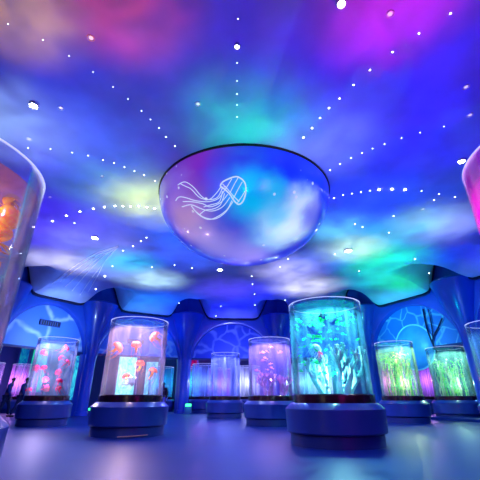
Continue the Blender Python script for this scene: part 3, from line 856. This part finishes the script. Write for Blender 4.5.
for (dx, dy, z, s, rot) in [(-.5, -.2, 2.05, .17, (0, .9, 0)), (.05, -.3, 2.1, .14, (.4, -.4, 1)), (.5, -.1, 2.35, .17, (.2, -.9, 0)), (.45, .3, 1.45, .13, (0, .3, 0)), (.25, -.4, 1.6, .12, (.5, .3, 0)), (-.3, .3, 1.3, .12, (0, .4, 2))]:
    put(J_pe, (TK['peach'][0]+dx, TK['peach'][1]+dy, z), s, rot, 'orange-pink jellyfish drifting in the peach-lit tank', 'jellyfish', 'jellyfish in the peach-lit tank')
C_wh = creature('white_flesh', W(245, 250, 255), W(200, 235, 255), .05, 5); J_wh = jelly_proto(C_wh, C_wh, seed=8)
put(J_wh, (TK['peach'][0]+.05, TK['peach'][1]-.4, 1.15), .13, (0, 1.2, 0), 'white jellyfish low in the peach-lit tank', 'jellyfish', None)
C_re = creature('red_pink_flesh', W(255, 20, 90), W(255, 60, 150), .05, 5); J_re = jelly_proto(C_re, C_re, seed=11)
rnd = random.Random(4)
for (dx, dz) in [(-.38, 2.3), (.45, 2.45), (.3, 2.1), (.5, 1.95), (.35, 1.6), (.5, 1.3), (-.1, 1.35), (-.5, 1.75), (-.62, 1.0), (.05, 1.05), (-.2, 1.75), (.5, 1.05)]:
    put(J_re, (TK['pink'][0]+dx, TK['pink'][1]-.2+rnd.uniform(-.2, .2), dz), .10+.03*rnd.random(), (rnd.uniform(-1, 1), rnd.uniform(-1.2, 1.2), rnd.random()*6), 'pink-red jellyfish drifting in the tank beside the walking people', 'jellyfish', 'pink-red jellyfish')
C_pf = creature('pink_fish_skin', W(255, 150, 215), W(255, 210, 240), 0, 5); F_pi = fish_proto(C_pf, C_pf)
for k in range(16):
    a = rnd.random()*6.28; r = .56*math.sqrt(rnd.random())
    put(F_pi, (TK['lilac'][0]+r*cos(a), TK['lilac'][1]+r*sin(a), rnd.uniform(1.1, 2.5)), rnd.uniform(.07, .11), (0, rnd.uniform(-.4, .4), rnd.uniform(-.6, .6)+(PI if rnd.random() < .4 else 0)), 'small pink fish swimming in the lilac-lit tank', 'fish', 'pink fish in the lilac-lit tank')
CO_wh = coral_proto(creature('white_coral', W(250, 225, 255), W(255, 180, 235), 0, 5), 3)
for (dx, dy, s, tk, lab) in [(-.1, -.3, 1.0, 'lilac', 'pale pink branching coral at the middle of the lilac-lit tank'), (.45, -.1, .85, 'lilac', 'pale pink branching coral beside the wall of the lilac-lit tank')]:
    put(CO_wh, (TK[tk][0]+dx, TK[tk][1]+dy, .82), s, (0, 0, dx*5), lab, 'coral', None)
CO_cy = coral_proto(creature('icy_coral', W(235, 250, 255), W(170, 245, 240), 0, 5), 9)
for (dx, dy, s, lab) in [(.18, -.3, 1.25, 'tallest icy white coral in the large turquoise tank'), (-.2, -.2, .95, 'smaller icy white coral left of the tallest one in the turquoise tank')]:
    put(CO_cy, (TK['green'][0]+dx, TK['green'][1]+dy, .82), s, (0, 0, dx*7), lab, 'coral', None)
C_gr = creature('green_fish_skin', W(0, 225, 80), W(30, 235, 160), .05, 3); F_gr = fish_proto(C_gr, C_gr)
for k in range(90):
    a = rnd.random()*6.28; r = .74*math.sqrt(rnd.random())
    z = 2.52-1.4*rnd.random()**1.9
    put(F_gr, (TK['green'][0]+r*cos(a), TK['green'][1]+r*sin(a), z), rnd.uniform(.04, .085), (rnd.uniform(-.4, .4), rnd.uniform(-.6, .6), rnd.uniform(-.7, .7)+(PI if rnd.random() < .5 else 0)), 'small green fish of the school in the large turquoise tank', 'fish', 'green fish in the turquoise tank')
put(J_wh, (TK['green'][0]-.35, TK['green'][1]-.35, 1.75), .12, (.2, .5, 0), 'pale jellyfish among green fish in the large turquoise tank', 'jellyfish', None)
put(J_re, (TK['green'][0]-.3, TK['green'][1]-.5, 1.62), .06, (.2, .5, 0), 'single small pink jellyfish in the large turquoise tank', 'jellyfish', None)
C_w1 = creature('yellow_green_weed', W(200, 245, 120), W(40, 215, 150), 0, 8); C_w2 = creature('pale_weed', W(245, 250, 220), W(250, 200, 210), 0, 8)
WP = [weed_proto(C_w1, 1), weed_proto(C_w2, 2), weed_proto(C_w1, 3)]
for tk, lab, grp, n in [('yellow', 'thin strand of weed rising in the yellow-green-lit tank', 'weed in the yellow-green tank', 44), ('mint', 'thin strand of weed rising in the mint-green-lit tank', 'weed in the mint-green tank', 44)]:
    for k in range(n):
        a = rnd.random()*6.28; r = .6*math.sqrt(rnd.random())
        put(WP[k % 3], (TK[tk][0]+r*cos(a), TK[tk][1]+r*sin(a), .82), (1.3, 1.3, rnd.uniform(.7, 1.08)), (0, 0, rnd.random()*6), lab, 'water weed', grp)
C_gj = creature('teal_flesh', W(40, 210, 170), W(200, 240, 90), .1, 5); F_ye = fish_proto(C_gj, C_gj)
for tk, lab, grp in [('yellow', 'small green fish swimming above weed in the yellow-green-lit tank', 'fish in the yellow-green tank'), ('mint', 'small green fish swimming above weed in the mint-green-lit tank', 'fish in the mint-green tank')]:
    for k in range(16):
        a = rnd.random()*6.28; r = .56*math.sqrt(rnd.random())
        put(F_ye, (TK[tk][0]+r*cos(a), TK[tk][1]+r*sin(a), rnd.uniform(1.9, 2.5)), rnd.uniform(.06, .1), (0, rnd.uniform(-.5, .5), rnd.random()*6), lab, 'fish', grp)

# ------------------------------------------------------------------ lit windows in the outer passage
def lit_window(px0, px1, py0, py1, Y, lab, c1, c2, s):
    a = at_y((px0+px1)/2, (py0+py1)/2, Y); p0 = at_y(px0, (py0+py1)/2, Y); p1 = at_y(px1, (py0+py1)/2, Y)
    zt = at_y((px0+px1)/2, py0, Y).z; zb = max(.3, at_y((px0+px1)/2, py1, Y).z)
    w = (p1.x-p0.x)/2; h = (zt-zb)/2
    t = thing('aquarium_window', lab, 'aquarium window', (a.x, Y, 0))
    bm = bmesh.new(); box(bm, -w, w, -.02, .02, zb, zt); obj('pane', bm, window_light('lit_water', c1, c2, s), t, smooth=False)
    bm = bmesh.new(); box(bm, -w-.12, w+.12, .03, .25, FZ, zt+.15)
    for (x0, x1, z0, z1) in ((-w-.12, -w, zb-.12, zt+.12), (w, w+.12, zb-.12, zt+.12), (-w, w, zt, zt+.12), (-w, w, zb-.12, zb)):
        box(bm, x0, x1, -.08, .03, z0, z1)
    obj('surround', bm, M_dark, t, smooth=False)
lit_window(70, 77, 356, 400, 24.5, 'narrow cyan-lit window just right of the pink jellyfish tank', W(0, 90, 190), W(70, 240, 255), 1.1)
lit_window(80, 88, 356, 400, 24.8, 'narrow cyan-lit window beside the pillar left of the peach-lit tank', W(0, 80, 180), W(50, 220, 255), 1.1)
lit_window(17, 26, 346, 392, 26.2, 'deep-teal lit window with dark edges above the first walking person', W(0, 60, 150), W(20, 140, 170), 1.1)
lit_window(29, 46, 345, 392, 26.6, 'wide green-teal lit window behind the walking people', W(10, 110, 150), W(30, 200, 150), 1.3)
lit_window(118, 136, 348, 396, 26.5, 'bright cyan-lit window seen through the peach-lit tank', W(70, 210, 235), W(190, 255, 255), 1.6)
lit_window(145, 157, 362, 398, 29.3, 'blue-cyan lit window seen through the right side of the peach-lit tank', W(40, 140, 225), W(140, 230, 255), 1.3)
lit_window(188, 197, 352, 372, 30.5, 'small magenta-lit panel between the middle pillar and the clear tank', W(90, 0, 90), W(190, 10, 110), .9)
lit_window(256, 285, 352, 398, 28.5, 'violet-lit window seen through the lilac-lit tank', W(60, 40, 200), W(150, 100, 255), .7)

# exit light
t = thing('exit_light', 'small green glowing exit light low beside the middle pillar', 'exit light', (-3.05, 22.6, 0))
bm = bmesh.new(); box(bm, -.17, .17, -.03, .03, .28, .42); bmesh.ops.bevel(bm, geom=bm.edges[:], offset=.01, segments=2, affect='EDGES'); obj('lamp_face', bm, M_green, t, smooth=False)
bm = bmesh.new(); box(bm, -.2, .2, .03, .12, FZ, .46); obj('backing_post', bm, M_dark, t, smooth=False)
point((-3.05, 22.4, .35), (.1, 1, .4), 8, 0, 'exit_glow')

# air vents on panels
def vent(i, a, z, lab, w=.55):
    A, B, mid, u, n, L = frame_of(i)
    rot = Matrix(((u.x, n.x, 0), (u.y, n.y, 0), (0, 0, 1))).to_4x4()
    p = mid+u*a
    t = thing('air_vent', lab, 'air vent'); t.matrix_world = Matrix.Translation((p.x, p.y, z)) @ rot
    bm = bmesh.new(); box(bm, -w, w, .24, .298, -.13, .13); obj('backing', bm, principled('vent_black', (.01, .015, .04), .6), t, smooth=False)
    bm = bmesh.new()
    for k in range(8): box(bm, -w+.06+k*(2*w-.12)/8, -w+.10+k*(2*w-.12)/8, .22, .24, -.1, .1)
    q = obj('slats', bm, principled('vent_slat', lin((60, 90, 170)), .5), t, smooth=False)
    bm = bmesh.new()
    for (x0, x1, z0, z1) in ((-w, w, .1, .14), (-w, w, -.14, -.1), (-w, -w+.04, -.1, .1), (w-.04, w, -.1, .1)): box(bm, x0, x1, .2, .26, z0, z1)
    obj('frame', bm, M_dark, t, smooth=False)
vent(1, .05, 4.35, 'dark slotted air vent on the arch panel above the pink jellyfish tank')
vent(2, -.35, 3.9, 'dark slotted air vent seen through the peach-lit tank', .5)

# globe and branches on the turquoise panel
i = 5; A, B, mid, u, n, L = frame_of(i)
rot = Matrix(((u.x, n.x, 0), (u.y, n.y, 0), (0, 0, 1))).to_4x4()
def on_panel(px, py, v=.28):
    r = ray(px, py); o = Vector((0, 0, CH)); P0 = mid+n*v
    t = (P0-o).dot(n)/r.dot(n); return o+r*t
bm = bmesh.new()
c = on_panel(415, 347, .3); Rg = (on_panel(415, 325, .3)-c).length
S = 40; prev = None
rows = []
for j in range(8):
    a = PI/2*j/7; rr = Rg*cos(a); dp = .22*sin(a)
    rows.append([bm.verts.new((rr*cos(2*PI*k/S), -dp, rr*sin(2*PI*k/S))) for k in range(S)] if j < 7 else [bm.verts.new((0, -dp, 0))])
for j in range(6):
    for k in range(S): bm.faces.new((rows[j][k], rows[j][(k+1) % S], rows[j+1][(k+1) % S], rows[j+1][k]))
for k in range(S): bm.faces.new((rows[6][k], rows[6][(k+1) % S], rows[7][0]))
o = obj('globe_relief', bm, principled('pale_blue_globe', lin((70, 165, 235)), .4, noise=lin((50, 140, 225)), nscale=1.5, coat=.3)); o.matrix_world = Matrix.Translation(c) @ rot
tag(o, 'pale blue raised globe on the turquoise arch panel', 'wall relief')
bm = bmesh.new()
lathe(bm, [(Rg+.035, -.02), (Rg+.035, .02), (Rg-.035, .02), (Rg-.035, -.02)], 48, close=True)
bmesh.ops.rotate(bm, cent=(0, 0, 0), matrix=Matrix.Rotation(PI/2, 3, 'X'), verts=bm.verts[:])
obj('halo_ring', bm, principled('pale_ring_paint', lin((150, 225, 250)), .5), o, loc=(0, -.03, 0))['label'] = 'thin pale ring around the globe'
Mb = principled('dark_branch', lin((6, 28, 80)), .6)
for k, (pts, lab) in enumerate([([(423, 309), (426, 325), (431, 340), (439, 356)], 'dark branch hanging straight down across the turquoise arch panel'), ([(442, 318), (438, 328), (433, 338), (434, 350)], 'dark branch slanting from the right across the turquoise arch panel')]):
    bm = bmesh.new(); tube(bm, smoothpts([on_panel(x, y, .22) for x, y in pts], 5), .036, 6)
    if k == 0: tube(bm, smoothpts([on_panel(x, y, .22) for x, y in [(428, 309), (431, 322), (433, 338)]], 5), .03, 6)
    tag(obj('branch', bm, Mb), lab, 'branch')

# low step in front of the mint-lit tank, running right
bm = bmesh.new(); ring = []
for k in range(13):
    th = math.radians(44+k*2.6); w_ = wall_r(th)
    ring.append([bm.verts.new((CX+(w_+q)*sin(th), CY+(w_+q)*cos(th), z)) for q, z in ((-1.2, FZ), (-1.2, FZ+.1), (-1.15, FZ+.12), (.9, FZ+.12), (.9, FZ))])
for a_, b_ in zip(ring, ring[1:]):
    for k in range(5): bm.faces.new((a_[k], a_[(k+1) % 5], b_[(k+1) % 5], b_[k]))
bm.faces.new(ring[0]); bm.faces.new(ring[-1])
structure(obj('floor', bm, M_floor))

# ------------------------------------------------------------------ people
def skin_mesh(name, verts, edges, radii, root, mat, parent, sub=2):
    me = bpy.data.meshes.new(name); me.from_pydata(verts, edges, [])
    o = bpy.data.objects.new(name, me); COL.objects.link(o)
    md = o.modifiers.new('skin', 'SKIN'); md.use_smooth_shade = True
    sv = me.skin_vertices[0].data
    for k, r in enumerate(radii):
        sv[k].radius = (r, r) if not isinstance(r, tuple) else r
        sv[k].use_root = (k == root)
    ms = o.modifiers.new('sub', 'SUBSURF'); ms.levels = sub; ms.render_levels = sub
    dg = bpy.context.evaluated_depsgraph_get(); dg.update()
    m2 = bpy.data.meshes.new_from_object(o.evaluated_get(dg))
    o.modifiers.clear(); o.data = m2; m2.materials.clear(); m2.materials.append(mat)
    for p in m2.polygons: p.use_smooth = True
    o.parent = parent; return o

def person(loc, rz, label, cj, ct, h=1.7, bow=.12, stride=.22):
    t = thing('person', label, 'person', loc, rz)
    Ms = principled('skin', lin((120, 90, 110)), .6); Mj = principled('jacket_cloth', cj, .8); Mt = principled('trouser_cloth', ct, .8); Mh = principled('dark_hair', (.01, .01, .015), .5); Mo = principled('shoe_leather', (.03, .03, .05), .4)
    # faces +x; joints
    hip = (0, 0, .93); s = stride
    V = [(0, 0, .95), (.02, 0, 1.12), (.05, 0, 1.32), (.07, 0, 1.43), (.10, 0, 1.50), (.125, 0, 1.56), (.14, 0, 1.64)]
    Rr = [(.15, .13), (.13, .11), (.15, .12), (.09, .09), (.05, .05), (.075, .07), (.085, .075)]
    E = [(0, 1), (1, 2), (2, 3), (3, 4), (4, 5), (5, 6)]
    for sd in (-1, 1):
        b = len(V)
        V += [(.04, .19*sd, 1.40), (.06-.05*sd, .24*sd, 1.12), (.16-.08*sd, .24*sd, .90), (.19-.09*sd, .235*sd, .82)]
        Rr += [.06, .043, .03, .028]; E += [(3, b), (b, b+1), (b+1, b+2), (b+2, b+3)]
        b = len(V)
        f = sd*s
        V += [(0, .09*sd, .88), (f*.55+.05, .10*sd, .50), (f-.02, .10*sd, .09)]
        Rr += [.09, .058, .04]; E += [(0, b), (b, b+1), (b+1, b+2)]
        # hand: palm with fingers
        hb = 3+len(V)-3-4
    skin_mesh('body', V, E, Rr, 0, Ms, t)
    # face and ears, hands with fingers
    bm = bmesh.new()
    for sd in (-1, 1): sphere(bm, (.14, .078*sd, 1.625), .022, (.6, .4, 1), 8, 6)
    sphere(bm, (.225, 0, 1.61), .018, (1, .8, 1.3), 8, 6)
    obj('face', bm, Ms, t)
    for sd in (-1, 1):
        bm = bmesh.new(); px = .19-.09*sd; py = .235*sd
        sphere(bm, (px+.005, py, .79), .042, (.9, .45, 1.1), 10, 8)
        for q in range(4): tube(bm, [(px-.02+.016*q, py, .76), (px-.015+.016*q, py, .72), (px-.02+.014*q, py-.008*sd, .69-.006*(q % 2))], [.009, .008, .006], 5)
        tube(bm, [(px+.03, py, .80), (px+.05, py, .77), (px+.052, py, .745)], [.011, .009, .007], 5)
        obj('hand', bm, Ms, t)
    JV = [(0, 0, .86), (.02, 0, 1.1), (.05, 0, 1.32), (.07, 0, 1.43)]; JR = [(.165, .15), (.15, .125), (.165, .135), (.10, .10)]; JE = [(0, 1), (1, 2), (2, 3)]
    for sd in (-1, 1):
        b = len(JV); JV += [(.04, .195*sd, 1.40), (.06-.05*sd, .245*sd, 1.12), (.165-.08*sd, .24*sd, .88)]; JR += [.078, .062, .05]; JE += [(3, b), (b, b+1), (b+1, b+2)]
    skin_mesh('jacket', JV, JE, JR, 0, Mj, t)
    TV = [(0, 0, .93)]; TR = [(.15, .14)]; TE = []
    for sd in (-1, 1):
        b = len(TV); f = sd*s
        TV += [(0, .09*sd, .86), (f*.55+.05, .10*sd, .50), (f-.02, .10*sd, .10)]; TR += [.11, .078, .062]; TE += [(0, b), (b, b+1), (b+1, b+2)]
    skin_mesh('trousers', TV, TE, TR, 0, Mt, t)
    bm = bmesh.new(); sphere(bm, (.125, 0, 1.668), .098, (1.02, .88, .88), 14, 10)
    bmesh.ops.delete(bm, geom=[v for v in bm.verts if v.co.x > .17 and v.co.z < 1.66], context='VERTS'); obj('hair', bm, Mh, t)
    for sd in (-1, 1):
        bm = bmesh.new(); f = sd*s
        sphere(bm, (f+.04, .10*sd, .045), .06, (2.1, .8, .75), 12, 8); obj('shoe', bm, Mo, t)
    t.scale = (h/1.73,)*3
    return t
person(tuple(at_z(1.5, 417, FZ)), .3, 'person in dark blue clothes walking with bowed head, nearest the left edge of the photo', W(22, 42, 130), W(16, 28, 80), 1.82)
person(tuple(at_z(16, 417, FZ)), .2, 'person in dark blue clothes walking close left of the pink jellyfish tank', W(18, 40, 120), W(16, 30, 90), 1.82)
person((-4.5, 22.6, FZ), -2.2, 'distant person in dark top and lilac trousers behind the peach-lit tank', W(50, 14, 50), W(140, 120, 235), 1.68)

# ------------------------------------------------------------------ added room and passage fill lights
BL = (.12, .3, 1.)
# unseen blue fill spots added at the spotlights' height, facing down
for (x, y, pw, c) in [(-4, 6, 260, (.2, .35, 1)), (4, 6, 260, (.15, .3, 1)), (0, 12, 320, (.15, .3, 1)), (-6, 15, 260, (.15, .35, 1)), (6, 15, 260, (.05, .45, 1)), (0, 19, 300, (.15, .2, 1)), (0, 2, 200, (.15, .3, 1))]:
    spot((x, y, 5.2), (x, y, 0), c, pw*1.5, 165, .5, 'room_fill', .0)
# unseen spots added in mid-air to brighten the arch panels
for i, c, pw in [(1, (.4, .65, 1), 520), (2, (.2, .45, 1), 260), (3, (.25, .3, 1), 300), (4, (.1, .4, 1), 240), (5, (.1, .75, 1), 420), (6, (.1, .3, 1), 240), (0, (.2, .3, 1), 200)]:
    A, B, mid, u, n, L = frame_of(i)
    p = mid-n*2.6; q = mid+n*.3
    spot((p.x, p.y, 3.4), (q.x, q.y, 4.3), c, pw, 110, 1., 'panel_fill')
spot((6.6, 17.5, 3.6), (7.6, 21.2, 5.2), (0, .8, .6), 130, 95, 1., 'teal_wall_fill')  # unseen spots added for the teal glow on wall and pillar
spot((8.2, 14.5, 3.6), (9.9, 15.7, 5.2), (0, .6, .8), 60, 95, 1., 'teal_wall_fill')
for (x, y, c, pw) in [(-13, 20, (.15, .3, 1), 120), (-6, 26, (.1, .4, 1), 90), (-3.2, 29.5, (1, .05, .5), 60), (1.5, 27, (.25, .2, 1), 90), (8, 27, (.2, .3, 1), 90), (14, 20, (.1, .4, 1), 120)]:
    point((x, y, 3.4), c, pw*2, 0, 'passage_fill')  # unseen points added to brighten and tint the outer passage

# ------------------------------------------------------------------ world, colour management
w = bpy.data.worlds.new('world'); SC.world = w; w.use_nodes = True
w.node_tree.nodes['Background'].inputs[0].default_value = (.02, .05, .2, 1); w.node_tree.nodes['Background'].inputs[1].default_value = .5
SC.view_settings.view_transform = 'Standard'; SC.view_settings.look = 'None'; SC.view_settings.exposure = 0; SC.view_settings.gamma = 1
SC.view_settings.use_curve_mapping = False
SC.cycles.transparent_max_bounces = 48
SC.cycles.max_bounces = 8
SC.cycles.sample_clamp_indirect = 4
SC.cycles.caustics_reflective = False; SC.cycles.caustics_refractive = False
bpy.context.view_layer.update()
for o in SC.objects:
    if o.parent is None: o.location.z -= FZ
bpy.context.view_layer.update()
